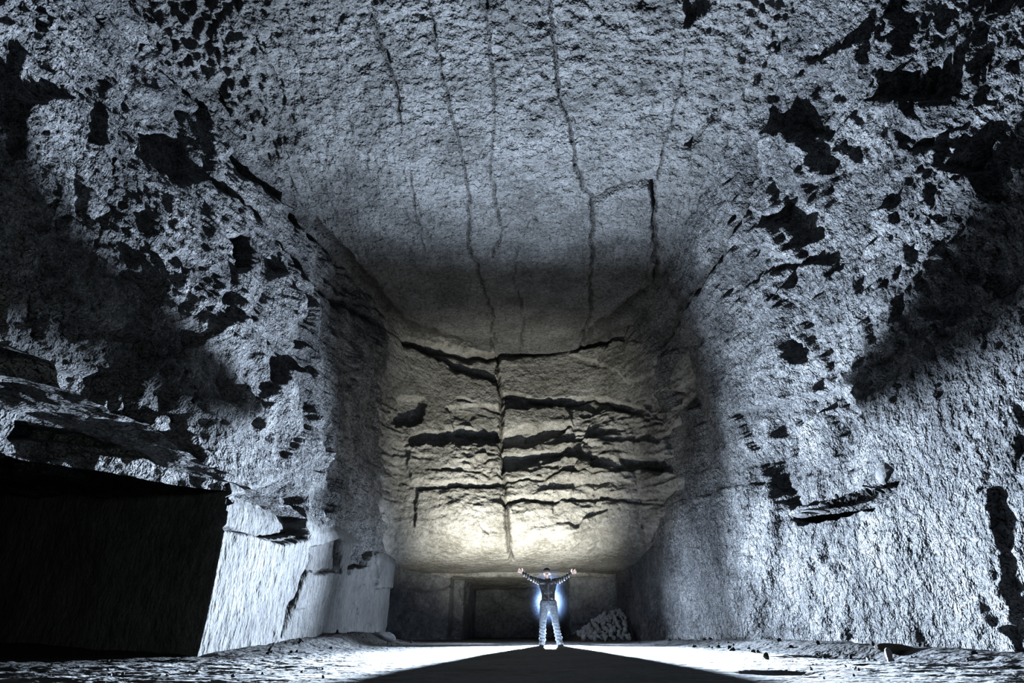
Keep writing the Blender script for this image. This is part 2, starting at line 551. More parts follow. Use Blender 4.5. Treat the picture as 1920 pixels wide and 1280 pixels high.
BACK_C = [
    ([(932, 600), (935, 700), (940, 800), (946, 900), (950, 980), (957, 1050)], 2.6, .3, .8),
    ([(760, 640), (820, 655), (880, 665), (935, 662), (1000, 660), (1090, 650), (1140, 640)], 5, .3, .6),
    ([(780, 640), (860, 690), (925, 708)], 5, .3, .6),
    ([(945, 740), (985, 742), (1020, 755), (1060, 760), (1110, 745), (1150, 765), (1240, 795)], 2.2, .15),
    ([(785, 918), (860, 912), (938, 908)], 2, .2),
    ([(945, 940), (1080, 938), (1270, 945)], 2, .2),
    ([(945, 905), (1020, 900), (1060, 885), (1110, 892), (1200, 880), (1300, 885)], 1.8, .15),
    ([(860, 745), (935, 770)], 1.6, .1),
    ([(800, 880), (900, 885), (938, 905)], 1.6, .1),
    ([(1120, 885), (1110, 870), (1140, 850)], 1.6, .12),
]
BACK_PATH = [(-5.2, 17.2), (-4.5, 19.0), (-3.9, 20.2), (-2.6, 21.2), (-.8, 21.7), (1.5, 21.8), (3.0, 21.5), (4.4, 20.3), (5.3, 18.2), (5.9, 16)]


def build_back():
    C, s = along(BACK_PATH, 520)
    # profile: z against how far the wall stands back (+) or forward (-)
    zs = [2.3, 2.35, 2.45, 2.62, 2.9, 3.3, 3.9, 4.3, 4.7, 5.6, 6.2, 7.5, 8.6, 9.5, 10.2, 11.2]
    fw = [4.2, 2.6, 1.2, .1, -.6, -.9, -1.0, -.9, -.75, -.6, -.5, -.2, .0, .1, .2, .2]
    arc = np.r_[0, np.cumsum(np.hypot(np.diff(zs), np.diff(fw)))]
    a = np.linspace(0, arc[-1], 400)
    Z = np.interp(a, arc, zs); F = np.interp(a, arc, fw)
    ker = np.hanning(41); ker /= ker.sum()
    Z = np.convolve(np.pad(Z, 20, mode='edge'), ker, 'valid'); F = np.convolve(np.pad(F, 20, mode='edge'), ker, 'valid')
    P = np.empty((len(Z), len(C), 3))
    centre = np.array([.2, 12.0])
    dirn = C - centre
    dirn /= np.linalg.norm(dirn, axis=1, keepdims=True)
    side = np.clip(1 - ((np.abs(C[:, 0] - .3) - 3.0) / 1.8), 0, 1)      # the brow dies out towards the corners
    fwd = F[:, None] * side[None, :]
    P[..., 0] = C[None, :, 0] + dirn[None, :, 0] * fwd * .3
    P[..., 1] = C[None, :, 1] + fwd * np.where(True, 1, 1)
    P[..., 2] = Z[:, None]
    N = grid_normals(P, False)
    sg = np.sign((N * (np.array([.2, 15, -6.0]) - P)).sum(-1, keepdims=True) + 1e-9)
    N *= sg
    low = np.clip((P[..., 2] - 2.6) / .8, 0.1, 1)
    d, dirt = rocky(P, N, (P[..., 0], P[..., 2]), big=.22, plate=.15, plate2=.06, fine=.025, seed=400, su=(1.2, .42), feats=BACK_F, cracks=BACK_C, wob=5,
                    mask=low * (.18 + .82 * np.clip((8 - P[..., 2]) / 1.0, 0, 1)), grain=(.7, 1, 1.5))
    P = P + N * d[..., None]
    return mesh_from_grid('wall_back', P, ROCK_BACK, attrs={'dirt': dirt})


PIL_F = [
    ([(425, 930), (540, 900), (560, 930), (575, 1000), (530, 1010), (430, 990)], -.45),
    ([(660, 1020), (705, 1025), (690, 1060), (655, 1065)], -.4),
    ([(575, 1030), (640, 1010), (640, 1075), (580, 1070)], -.12),
    ([(705, 1035), (765, 1035), (760, 1110), (700, 1100)], .1),
    ([(735, 900), (760, 900), (752, 990), (735, 990)], .12),
]
PIL_C = [
    ([(585, 1045), (565, 1090), (545, 1140), (530, 1195)], 3.5, .16),
    ([(425, 988), (480, 1000), (530, 1015), (570, 1005)], 4, .25),
    ([(640, 1015), (636, 1070), (590, 1075)], 2.5, .12),
    ([(655, 1070), (665, 1035), (690, 1020)], 3, .15),
    ([(735, 1110), (755, 1110)], 2, .08),
]


def build_pillar():
    a, sa = along([(-15, 15.2), (-4.55, 9.55)], 240)
    b, sb = along([(-4.55, 9.55), (-4.25, 14), (-4.02, 20.6)], 400)
    c, sc = along([(-4.02, 20.6), (-6.5, 22.0)], 40)
    C = np.concatenate([a, b[1:], c[1:]])
    Z = np.linspace(-.3, 3.1, 220)
    P = np.empty((len(Z), len(C), 3))
    P[..., 0] = C[:, 0]; P[..., 1] = C[:, 1]; P[..., 2] = Z[:, None]
    rise = np.clip((P[..., 2] - 2.25) / .85, 0, 1)
    P[..., 0] -= .7 * rise ** 1.5
    P[..., 1] += .35 * rise ** 1.5
    N = np.zeros_like(P)
    t = np.gradient(C, axis=0); t /= np.linalg.norm(t, axis=1, keepdims=True)
    nn = np.stack([t[:, 1], -t[:, 0]], -1)
    # blend the normal across the corner so the arris stays sharp but closed
    k = np.exp(-((np.arange(len(C)) - 240) / 6.0) ** 2)[:, None]
    nn = nn * (1 - k) + k * np.array([[.75, -.66]])
    N[..., 0] = nn[:, 0]; N[..., 1] = nn[:, 1]
    d, dirt = rocky(P, N, (P[..., 1], P[..., 2]), big=.10, plate=.03, plate2=.012, fine=.014, seed=500, su=(1.6, 1.0), feats=PIL_F, cracks=PIL_C, wob=4, grain=(1, 1, .6))
    d *= np.clip(1.0, 0, 1)
    P = P + N * d[..., None]
    return mesh_from_grid('rock_pillar', P, ROCK_CUT, attrs={'dirt': dirt})


def build_gallery_ceiling():
    X = np.linspace(-16, -4.4, 260)
    Y = np.linspace(-4, 16, 300)
    P = np.empty((len(Y), len(X), 3))
    P[..., 0] = X; P[..., 1] = Y[:, None]
    P[..., 2] = 2.55 + .06 * (-P[..., 0] - 5)
    N = np.zeros_like(P); N[..., 2] = -1
    d, dirt = rocky(P, N, (P[..., 1], P[..., 0]), big=.25, plate=.12, plate2=.04, fine=.04, seed=600)
    P = P + N * d[..., None]
    o = mesh_from_grid('ceiling_side_gallery', P, ROCK, attrs={'dirt': dirt})
    # blind end of the gallery
    C, s = along([(-16, 16), (-15.5, 6), (-13, -4)], 160)
    Z = np.linspace(-.3, 3.4, 60)
    P = np.empty((len(Z), len(C), 3))
    P[..., 0] = C[:, 0]; P[..., 1] = C[:, 1]; P[..., 2] = Z[:, None]
    N = np.zeros_like(P); N[..., 0] = 1
    d, dirt = rocky(P, N, (P[..., 1], P[..., 2]), seed=620)
    mesh_from_grid('wall_side_gallery', P + N * d[..., None], ROCK, attrs={'dirt': dirt})
    return o


def build_recess():
    """low chamber below the far brow with a dark doorway"""
    def wall(name, path, seed, z1=2.9, n=200, feats=(), cracks=()):
        C, s = along(path, n)
        Z = np.linspace(-.3, z1, 110)
        P = np.empty((len(Z), len(C), 3))
        P[..., 0] = C[:, 0]; P[..., 1] = C[:, 1]; P[..., 2] = Z[:, None]
        t = np.gradient(C, axis=0); t /= np.linalg.norm(t, axis=1, keepdims=True)
        N = np.zeros_like(P); N[..., 0] = t[:, 1]; N[..., 1] = -t[:, 0]
        d, dirt = rocky(P, N, (P[..., 1] + P[..., 0], P[..., 2]), big=.08, plate=.07, plate2=.02, fine=.015, seed=seed, su=(1, .6), feats=feats, cracks=cracks, wob=3)
        mesh_from_grid(name, P + N * d[..., None], ROCK_RECESS_SHADED, attrs={'dirt': dirt})
    wall('wall_recess_left', [(-7, 23.5), (-2.45, 24.6), (-2.35, 25.4), (-1.95, 25.6), (-1.8, 32)], 700, cracks=[([(765, 1105), (800, 1108), (845, 1100)], 2, .1)], n=340)
    wall('wall_recess_right', [(2.2, 32), (2.3, 25.2), (4.0, 24.6), (6.5, 22.0)], 720, n=300)
    wall('wall_recess_end', [(-3, 31.6), (3.5, 31.6)], 740, n=120)
    X = np.linspace(-8, 7, 260); Y = np.linspace(21.9, 32, 200)
    P = np.empty((len(Y), len(X), 3)); P[..., 0] = X; P[..., 1] = Y[:, None]
    P[..., 2] = np.interp(Y, [21.9, 22.6, 24.3, 24.6, 32], [3.1, 2.8, 2.5, 2.2, 2.1])[:, None]
    N = np.zeros_like(P); N[..., 2] = -1
    d, dirt = rocky(P, N, (P[..., 0], P[..., 1]), big=.1, plate=.06, plate2=.02, fine=.02, seed=760, su=(1.4, .7))
    mesh_from_grid('ceiling_recess', P + N * d[..., None], ROCK_BACK, attrs={'dirt': dirt})


def floor_height(x, y):
    x = np.asarray(x, float); y = np.asarray(y, float)
    P = np.stack([x, y, np.zeros_like(x)], -1)
    wl = np.interp(y, [9, 14, 20], [-4.6, -4.25, -4.0])
    wr = np.interp(y, [4, 8.6, 10.8, 14, 17, 20], [6.5, 6.0, 5.75, 5.35, 4.75, 4.25])
    bl = np.interp(y, [8, 9.6, 11, 13, 15, 17.5, 19.5, 21], [0, .0, .08, .16, .27, .26, .08, 0])
    br = np.interp(y, [4, 7, 9, 11, 14, 18, 21], [.05, .10, .12, .16, .14, .08, 0])
    z = bl * np.exp(-(np.maximum(0, x - wl - .35) / .45) ** 2) * (x < 0)
    z = z + br * np.exp(-(np.maximum(0, wr - .5 - x) / .55) ** 2) * (x > 0)
    edge = np.clip((np.abs(x - .7) - 1.8) / 2.4, 0, 1)
    z = z + (.008 + .035 * edge) * fbm(P * np.array([.9, 1.5, 1]), 4, .6, 800) + (.003 + .014 * edge) * fbm(P * 5, 3, .6, 810, True)
    # two shallow pits on the right
    for cx, cy, rx, ry, dp in ((4.75, 9.3, .62, .9, .13), (2.45, 6.1, .35, .35, .05)):
        z = z - dp * np.exp(-(((x - cx) / rx) ** 2 + ((y - cy) / ry) ** 2) ** 2)
    return z


def build_floor():
    Ys = np.r_[np.linspace(-4, 3.4, 12), 1 / np.linspace(1 / 3.6, 1 / 32.0, 500)]
    X = np.r_[np.linspace(-16,-6.5,60)[:-1], np.linspace(-6.5, 8.5, 640)]
    P = np.empty((len(Ys), len(X), 3)); P[..., 0] = X; P[..., 1] = Ys[:, None]
    P[..., 2] = floor_height(P[..., 0], P[..., 1])
    x, y = P[..., 0], P[..., 1]
    wl = np.interp(y, [4, 9, 14, 20], [-5.4, -4.6, -4.25, -4.0])
    wr = np.interp(y, [4, 8.6, 10.8, 14, 17, 20], [6.5, 6.0, 5.75, 5.35, 4.75, 4.25])
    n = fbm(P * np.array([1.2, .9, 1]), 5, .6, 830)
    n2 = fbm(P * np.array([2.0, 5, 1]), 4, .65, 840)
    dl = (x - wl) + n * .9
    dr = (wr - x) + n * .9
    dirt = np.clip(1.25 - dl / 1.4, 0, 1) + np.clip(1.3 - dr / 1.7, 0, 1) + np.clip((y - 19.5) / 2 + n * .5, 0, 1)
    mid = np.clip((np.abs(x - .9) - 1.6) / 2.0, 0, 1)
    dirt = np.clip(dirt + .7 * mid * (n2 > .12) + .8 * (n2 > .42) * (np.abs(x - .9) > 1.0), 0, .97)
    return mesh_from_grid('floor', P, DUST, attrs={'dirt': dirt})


build_left(); build_right(); build_ceiling(); build_back(); build_pillar(); build_gallery_ceiling(); build_recess(); build_floor()

# ------------------------------------------------------------------ the person
def link(name, me, mat=None, parent=None):
    if mat:
        me.materials.clear(); me.materials.append(mat)
    me.name = name
    o = bpy.data.objects.new(name, me)
    S.collection.objects.link(o)
    if parent:
        o.parent = parent
    return o


def empty(name, loc, label, cat, group=None):
    o = bpy.data.objects.new(name, None)
    o.empty_display_size = .2
    S.collection.objects.link(o)
    o.location = loc
    o['label'] = label; o['category'] = cat
    if group:
        o['group'] = group
    return o


def add_capsule(bm, p0, r0, p1, r1, seg=20, rings=5, flat=1.0, side=None):
    """closed tapered limb piece with rounded ends; flat < 1 squeezes it along 'side'"""
    p0, p1 = Vector(p0), Vector(p1)
    ax = p1 - p0
    L = ax.length
    z = ax.normalized() if L > 1e-6 else Vector((0, 0, 1))
    ref = Vector(side) if side is not None else (Vector((0, 1, 0)) if abs(z.y) < .9 else Vector((1, 0, 0)))
    y = (ref - z * ref.dot(z)).normalized()
    x = y.cross(z)
    prof = []
    for i in range(1, rings + 1):
        a = -math.pi / 2 + (math.pi / 2) * i / rings
        prof.append((r0 * math.sin(a), r0 * math.cos(a)))
    for i in range(0, rings):
        a = (math.pi / 2) * i / rings
        prof.append((L + r1 * math.sin(a), r1 * math.cos(a)))
    loops = []
    for h, r in prof:
        loops.append([bm.verts.new(p0 + z * h + x * (r * math.cos(2 * math.pi * k / seg)) + y * (r * flat * math.sin(2 * math.pi * k / seg))) for k in range(seg)])
    a = bm.verts.new(p0 - z * r0); b = bm.verts.new(p1 + z * r1)
    for k in range(seg):
        k2 = (k + 1) % seg
        bm.faces.new((a, loops[0][k2], loops[0][k]))
        bm.faces.new((b, loops[-1][k], loops[-1][k2]))
        for i in range(len(loops) - 1):
            bm.faces.new((loops[i][k], loops[i][k2], loops[i + 1][k2], loops[i + 1][k]))


def add_ball(bm, c, r, sub=3):
    g = bmesh.ops.create_icosphere(bm, subdivisions=sub, radius=1)
    for v in g['verts']:
        v.co = Vector((v.co.x * r[0] + c[0], v.co.y * r[1] + c[1], v.co.z * r[2] + c[2]))


def fuse(bm, voxel, smooth_it=3):
    """union of overlapping closed pieces as one continuous surface"""
    me = bpy.data.meshes.new('tmp')
    bm.to_mesh(me); bm.free()
    o = bpy.data.objects.new('tmp', me)
    S.collection.objects.link(o)
    r = o.modifiers.new('r', 'REMESH'); r.mode = 'VOXEL'; r.voxel_size = voxel; r.use_smooth_shade = True
    s = o.modifiers.new('s', 'SMOOTH'); s.iterations = smooth_it; s.factor = .5
    dg = bpy.context.evaluated_depsgraph_get()
    out = bpy.data.meshes.new_from_object(o.evaluated_get(dg))
    bpy.data.objects.remove(o)
    return out


def wrinkle(me, fn):
    n = len(me.vertices)
    co = np.empty(n * 3, np.float32); me.vertices.foreach_get('co', co)
    no = np.empty(n * 3, np.float32); me.vertices.foreach_get('normal', no)
    co = co.reshape(-1, 3).astype(float); no = no.reshape(-1, 3)
    co += no * fn(co)[:, None]
    me.vertices.foreach_set('co', co.astype(np.float32).reshape(-1))
    me.update()


SKIN = plain('skin', (.50, .33, .26), .55, .35, .001, 200, .08)
LEATHER = plain('black_jacket_cloth', (.018, .018, .02), .38, .55, .004, 34, .45)
DENIM = plain('grey_denim', (.075, .085, .10), .85, .2, .004, 60, .6)
SHOE = plain('shoe_leather', (.10, .095, .09), .55, .4, .001, 60, .3)
SOLE = plain('rubber_sole', (.03, .03, .03), .8, .3)
HAIR = plain('dark_hair', (.02, .016, .013), .7, .3, .002, 150, .3)
CAPM = plain('dark_cap_cloth', (.022, .022, .026), .8, .3, .001, 120, .3)
WHITE = plain('eye_white', (.7, .7, .68), .4, .5)
METAL = plain('steel', (.12, .12, .13), .35, .8)

root = empty('person', (0.905, 15.9, 0), 'person standing with both arms spread wide, in dark jacket, grey jeans and cap', 'person')
HIP = {-1: (-.10, 0, .93), 1: (.105, 0, .93)}
KNEE = {-1: (-.150, -.03, .50), 1: (.165, -.03, .50)}
ANK = {-1: (-.165, .02, .09), 1: (.240, .02, .09)}
SHO = {-1: (-.185, 0, 1.43), 1: (.180, 0, 1.43)}
ELB = {-1: (-.425, .01, 1.515), 1: (.395, .01, 1.51)}
WRI = {-1: (-.635, -.05, 1.635), 1: (.600, -.05, 1.62)}
HEAD = Vector((-.02, -.01, 1.645))


def limb(bm, a, ra, b, rb, **k):
    add_capsule(bm, a, ra, b, rb, **k)


# body: one continuous skin surface
bm = bmesh.new()
add_ball(bm, HEAD + Vector((0, .012, .02)), (.076, .094, .088))
add_ball(bm, HEAD + Vector((0, -.022, -.048)), (.056, .066, .060))
add_ball(bm, HEAD + Vector((0, -.05, -.088)), (.026, .026, .02))          # chin
add_ball(bm, HEAD + Vector((0, -.083, .012)), (.05, .014, .010))          # brow
add_capsule(bm, HEAD + Vector((0, -.084, .004)), .009, HEAD + Vector((0, -.104, -.028)), .014, 12, 4)   # nose
add_ball(bm, HEAD + Vector((0, -.082, -.054)), (.024, .012, .006))        # upper lip
add_ball(bm, HEAD + Vector((0, -.080, -.064)), (.021, .012, .006))
for s in (-1, 1):
    add_ball(bm, HEAD + Vector((s * .079, .008, -.012)), (.010, .018, .030))   # ears
    add_ball(bm, HEAD + Vector((s * .042, -.062, -.026)), (.020, .018, .018))  # cheeks
add_capsule(bm, (-.01, .015, 1.42), .058, HEAD + Vector((0, .01, -.08)), .052)
add_capsule(bm, (0, 0, 1.38), .125, (0, 0, 1.22), .135, flat=.70)
add_capsule(bm, (0, 0, 1.22), .135, (0, 0, .98), .130, flat=.74)
for s in (-1, 1):
    add_capsule(bm, (0, 0, 1.40), .08, SHO[s], .066)
    add_capsule(bm, SHO[s], .055, ELB[s], .040)
    add_capsule(bm, ELB[s], .040, WRI[s], .027)
    add_capsule(bm, HIP[s], .095, KNEE[s], .058)
    add_capsule(bm, KNEE[s], .056, (KNEE[s][0] + (ANK[s][0] - KNEE[s][0]) * .35, .03, .36), .056)
    add_capsule(bm, (KNEE[s][0] + (ANK[s][0] - KNEE[s][0]) * .35, .03, .36), .056, ANK[s], .038)
    # hand: palm open to the camera, five fingers
    w = Vector(WRI[s])
    ad = (w - Vector(ELB[s])).normalized()
    up = Vector((-ad.z * s, 0, ad.x * s)) * (1)
    if up.z < 0:
        up = -up
    fwd = Vector((0, -1, 0))
    palm0 = w + ad * .022; palm1 = w + ad * .078
    add_capsule(bm, w - ad * .01, .026, palm0, .030, flat=.7, side=fwd)
    for q, off in enumerate((-.026, -.009, .009, .026)):
        add_capsule(bm, w + ad * .01 + up * off * .5, .014, palm1 + up * off, .0125, flat=.85, side=fwd)
        spread = (-.28, -.09, .09, .26)[q]
        ln = (.056, .070, .076, .068)[q]
        d1 = (ad + up * spread + fwd * .12).normalized()
        d2 = (ad + up * spread + fwd * .45).normalized()
        k0 = palm1 + up * off
        k1 = k0 + d1 * ln * .55
        k2 = k1 + d2 * ln * .45
        add_capsule(bm, k0, .0105, k1, .0095, 12, 4)
        add_capsule(bm, k1, .0095, k2, .0080, 12, 4)
    t0 = w + ad * .025 + up * .022
    t1 = t0 + (ad * .5 + up * .9 + fwd * .2).normalized() * .042
    t2 = t1 + (ad * .75 + up * .6 + fwd * .3).normalized() * .034
    add_capsule(bm, t0 - up * .01, .015, t1, .0125, 12, 4)
    add_capsule(bm, t1, .012, t2, .0095, 12, 4)
body = link('body', fuse(bm, .0052, 2), SKIN, root)

# hair under the cap
bm = bmesh.new()
add_ball(bm, HEAD + Vector((0, .028, .018)), (.081, .088, .082))
add_ball(bm, HEAD + Vector((0, .060, -.03)), (.062, .045, .05))
link('hair', fuse(bm, .007, 1), HAIR, root)
# eyes
for s in (-1, 1):
    bm = bmesh.new(); add_ball(bm, HEAD + Vector((s * .030, -.078, -.004)), (.012, .010, .009), 2)
    e = link('eye', bpy.data.meshes.new('eye'), WHITE, root); bm.to_mesh(e.data); bm.free()
    bm = bmesh.new(); add_ball(bm, HEAD + Vector((s * .030, -.087, -.004)), (.005, .003, .005), 2)
    i = link('iris', bpy.data.meshes.new('iris'), HAIR, e); bm.to_mesh(i.data); bm.free()
# cap with brim
bm = bmesh.new()
add_ball(bm, HEAD + Vector((0, .012, .050)), (.089, .102, .068))
cap = link('cap', fuse(bm, .007, 1), CAPM, root)
bm = bmesh.new()
add_ball(bm, HEAD + Vector((0, -.105, .050)), (.066, .060, .010))
link('cap_brim', fuse(bm, .005, 1), CAPM, cap)
bm = bmesh.new()
add_ball(bm, HEAD + Vector((0, .012, .120)), (.009, .009, .006), 2)
b_ = link('cap_button', bpy.data.meshes.new('cap_button'), CAPM, cap); bm.to_mesh(b_.data); bm.free()

# jacket: torso and sleeves in one, open collar
bm = bmesh.new()
add_capsule(bm, (0, 0, 1.375), .150, (0, 0, 1.20), .172, flat=.70)
add_capsule(bm, (0, 0, 1.20), .172, (0, 0, 1.02), .160, flat=.74)
add_capsule(bm, (0, 0, 1.06), .170, (0, 0, 1.02), .158, flat=.78)
for s in (-1, 1):
    add_capsule(bm, (0, .0, 1.39), .105, SHO[s], .082)
    add_capsule(bm, (s * .08, 0, 1.24), .10, (s * .150, 0, 1.38), .078)
    add_capsule(bm, SHO[s], .072, ELB[s], .055)
    add_capsule(bm, ELB[s], .055, Vector(WRI[s]) - (Vector(WRI[s]) - Vector(ELB[s])).normalized() * .035, .040)
jm = fuse(bm, .0085, 2)


def jw(co):
    w = .010 * fbm(co * np.array([14, 14, 9.]), 3, .55, 31, True)
    w += .006 * np.sin(co[:, 2] * 70 + 5 * co[:, 0] * 9) * np.clip((1.12 - co[:, 2]) / .12, 0, 1)
    w += .008 * np.sin(np.abs(co[:, 0]) * 95 + co[:, 2] * 20) * np.clip((np.abs(co[:, 0]) - .22) / .1, 0, 1)
    w += -.010 * np.exp(-(co[:, 0] / .010) ** 2) * (co[:, 1] < 0)
    # folds running down to the middle of the hem
    w += .012 * np.exp(-((np.abs(co[:, 0]) - (co[:, 2] - .98) * .75) / .014) ** 2) * (co[:, 2] < 1.18) * (co[:, 1] < 0)
    return w


wrinkle(jm, jw)
jacket = link('jacket', jm, LEATHER, root)
bm = bmesh.new()
for k in range(24):
    a0, a1 = 2 * math.pi * k / 24, 2 * math.pi * (k + 1) / 24
    f = lambda a, r, z: (-.008 + r * math.cos(a), .008 + r * .95 * math.sin(a), z + .018 * math.sin(a))
    add_capsule(bm, f(a0, .070, 1.475), .018, f(a1, .070, 1.475), .018, 10, 3)
    add_capsule(bm, f(a0, .066, 1.505), .011, f(a1, .066, 1.505), .011, 10, 3)
link('collar', fuse(bm, .006, 2), LEATHER, jacket)
bm = bmesh.new()
add_capsule(bm, (0, -.122, 1.36), .006, (0, -.136, 1.0), .006, 8, 2)
z_ = link('zip', bpy.data.meshes.new('zip'), METAL, jacket); bm.to_mesh(z_.data); bm.free()
for s in (-1, 1):
    e = Vector(WRI[s]); ad = (e - Vector(ELB[s])).normalized()
    bm = bmesh.new(); add_capsule(bm, e - ad * .055, .045, e - ad * .02, .042)
    link('cuff', fuse(bm, .007, 1), LEATHER, jacket)
    # slanted pocket flap
    bm = bmesh.new(); add_capsule(bm, (s * .115, -.118, 1.12), .008, (s * .07, -.135, 1.05), .008, 8, 2)
    link('pocket', fuse(bm, .004, 1), LEATHER, jacket)

# trousers
bm = bmesh.new()
add_capsule(bm, (0, 0, .985), .150, (0, 0, .90), .158, flat=.78)
for s in (-1, 1):
    kx, ky, kz = KNEE[s]
    add_capsule(bm, HIP[s], .112, KNEE[s], .082)
    add_capsule(bm, KNEE[s], .080, (ANK[s][0], .02, .13), .074)
    add_capsule(bm, (ANK[s][0], .02, .17), .076, (ANK[s][0], .015, .11), .080)
tm = fuse(bm, .0085, 2)


def tw(co):
    w = .010 * fbm(co * np.array([10, 10, 22.]), 3, .55, 71, True)
    w += .006 * np.sin(co[:, 2] * 85 + 20 * co[:, 0]) * np.clip((.62 - co[:, 2]) / .3, 0, 1)
    return w


wrinkle(tm, tw)
trousers = link('trousers', tm, DENIM, root)
bm = bmesh.new()
for k in range(28):
    a0, a1 = 2 * math.pi * k / 28, 2 * math.pi * (k + 1) / 28
    f = lambda a: (.160 * math.cos(a), .126 * math.sin(a), .985)
    add_capsule(bm, f(a0), .018, f(a1), .018, 8, 3)
link('belt', fuse(bm, .007, 1), SOLE, root)

# shoes, toes turned a little outwards
for s in (-1, 1):
    ax, ay, az = ANK[s]
    out = .30 * s
    d = Vector((out, -1, 0)).normalized()
    bm = bmesh.new()
    h = Vector((ax, ay + .035, .050)); t = h + d * .20
    add_capsule(bm, h, .046, t - d * .02 + Vector((0, 0, -.006)), .040, flat=1.0)
    add_capsule(bm, (ax, ay + .01, .13), .050, (ax, ay - .005, .06), .050)
    add_capsule(bm, h + Vector((0, 0, .02)), .044, t - d * .05, .040)
    for v in bm.verts:
        v.co.z = max(v.co.z, .016)
    shoe = link('shoe', fuse(bm, .006, 2), SHOE, root)
    bm = bmesh.new()
    n = 28; ring = []
    for k in range(n):
        a = 2 * math.pi * k / n
        c, si = math.cos(a), math.sin(a)
        lat = Vector((-d.y, d.x, 0))
        p = h + d * (.09 + .150 * c) + lat * (.050 * si * (1 + .12 * c))
        ring.append((p.x, p.y))
    lo = [bm.verts.new((x, y, .0)) for x, y in ring]; hi = [bm.verts.new((x, y, .024)) for x, y in ring]
    bm.faces.new(lo[::-1]); bm.faces.new(hi)
    for k in range(n):
        bm.faces.new((lo[k], lo[(k + 1) % n], hi[(k + 1) % n], hi[k]))
    so = link('sole', bpy.data.meshes.new('sole'), SOLE, shoe); bm.to_mesh(so.data); bm.free()
    bm = bmesh.new()
    for j in range(4):
        c = h + d * (.075 + .025 * j) + Vector((0, 0, .048 - .006 * j))
        lat = Vector((-d.y, d.x, 0))
        add_capsule(bm, c - lat * .022, .0035, c + lat * .022, .0035, 6, 2)
    la = link('laces', bpy.data.meshes.new('laces'), WHITE, shoe); bm.to_mesh(la.data); bm.free()

# ------------------------------------------------------------------ loose stones
rng = random.Random(11)
STONE = rock_material('stone', (.10, .10, .10), (.22, .22, .22), (.40, .40, .40), bump=.35, scale=3.0)
STONE_DARK = rock_material('dark_stone', (.012, .012, .012), (.03, .03, .03), (.06, .06, .06), bump=.35, scale=3.0)
STONE_WHITE = rock_material('white_stone', (.5, .5, .5), (.62, .62, .62), (.72, .72, .72), bump=.2, scale=3.0)
STONE_BROWN = rock_material('brown_stone', (.07, .045, .025), (.12, .08, .045), (.17, .12, .07), bump=.3, scale=3.0)


def stone_mesh(name, seed, cuts=9, sub=3, mat=STONE):
    """angular stone: a ball cut flat by random planes"""
    r = random.Random(seed)
    bm = bmesh.new()
    bmesh.ops.create_icosphere(bm, subdivisions=sub, radius=1)
    planes = []
    for _ in range(cuts):
        n = Vector((r.gauss(0, 1), r.gauss(0, 1), r.gauss(0, 1))).normalized()
        planes.append((n, r.uniform(.45, .8)))
    for v in bm.verts:
        for n, dd in planes:
            t = v.co.dot(n)
            if t > dd:
                v.co -= n * (t - dd)
        v.co *= 1 + r.uniform(-.012, .012)
    me = bpy.data.meshes.new(name)
    bm.to_mesh(me); bm.free()
    me.materials.append(mat)
    return me


PROTO = [stone_mesh('stone', 100 + i, 8 + i % 4, 3) for i in range(12)]
HEAPSTONE = plain('heap_stone', (.20, .205, .21), .85, .2, .012, 9, .55)
PROTO_H = []
for m_ in PROTO:
    c_ = m_.copy(); c_.materials.clear(); c_.materials.append(HEAPSTONE); PROTO_H.append(c_)
PROTO_D = []
for m_ in PROTO:
    c_ = m_.copy(); c_.materials.clear(); c_.materials.append(STONE_DARK); PROTO_D.append(c_)
_first = {}


def stone(name, mesh, loc, size, label, cat='stone', group=None, rot=None):
    o = bpy.data.objects.new(name, mesh)
    S.collection.objects.link(o)
    o.location = loc
    o.scale = size if not isinstance(size, (int, float)) else (size, size, size)
    o.rotation_euler = rot or (rng.uniform(0, 6), rng.uniform(0, 6), rng.uniform(0, 6))
    o['label'] = label; o['category'] = cat
    if group:
        o['group'] = group
    return o


def fz(x, y):
    return float(floor_height(np.array([x]), np.array([y]))[0])


def on_floor(px, py):
    """floor point seen at photo pixel px, py"""
    lo = None
    for Y in np.linspace(4, 24, 800):
        p = W(px, py, Y)
        if p.z <= fz(p.x, p.y):
            return Vector((p.x, p.y, fz(p.x, p.y)))
    p = W(px, py, 24); p.z = 0
    return p


# heap of broken stone at the foot of the far right wall
def heap_h(x, y):
    hx = np.interp(x, [2.0, 2.5, 3.1, 3.75, 4.3, 4.9, 5.4], [0, .30, .72, 1.0, 1.0, .80, .3])
    return float(hx * np.interp(y, [21.3, 21.9, 22.6, 23.4, 24.6], [0, .35, .72, .95, 1.0]))


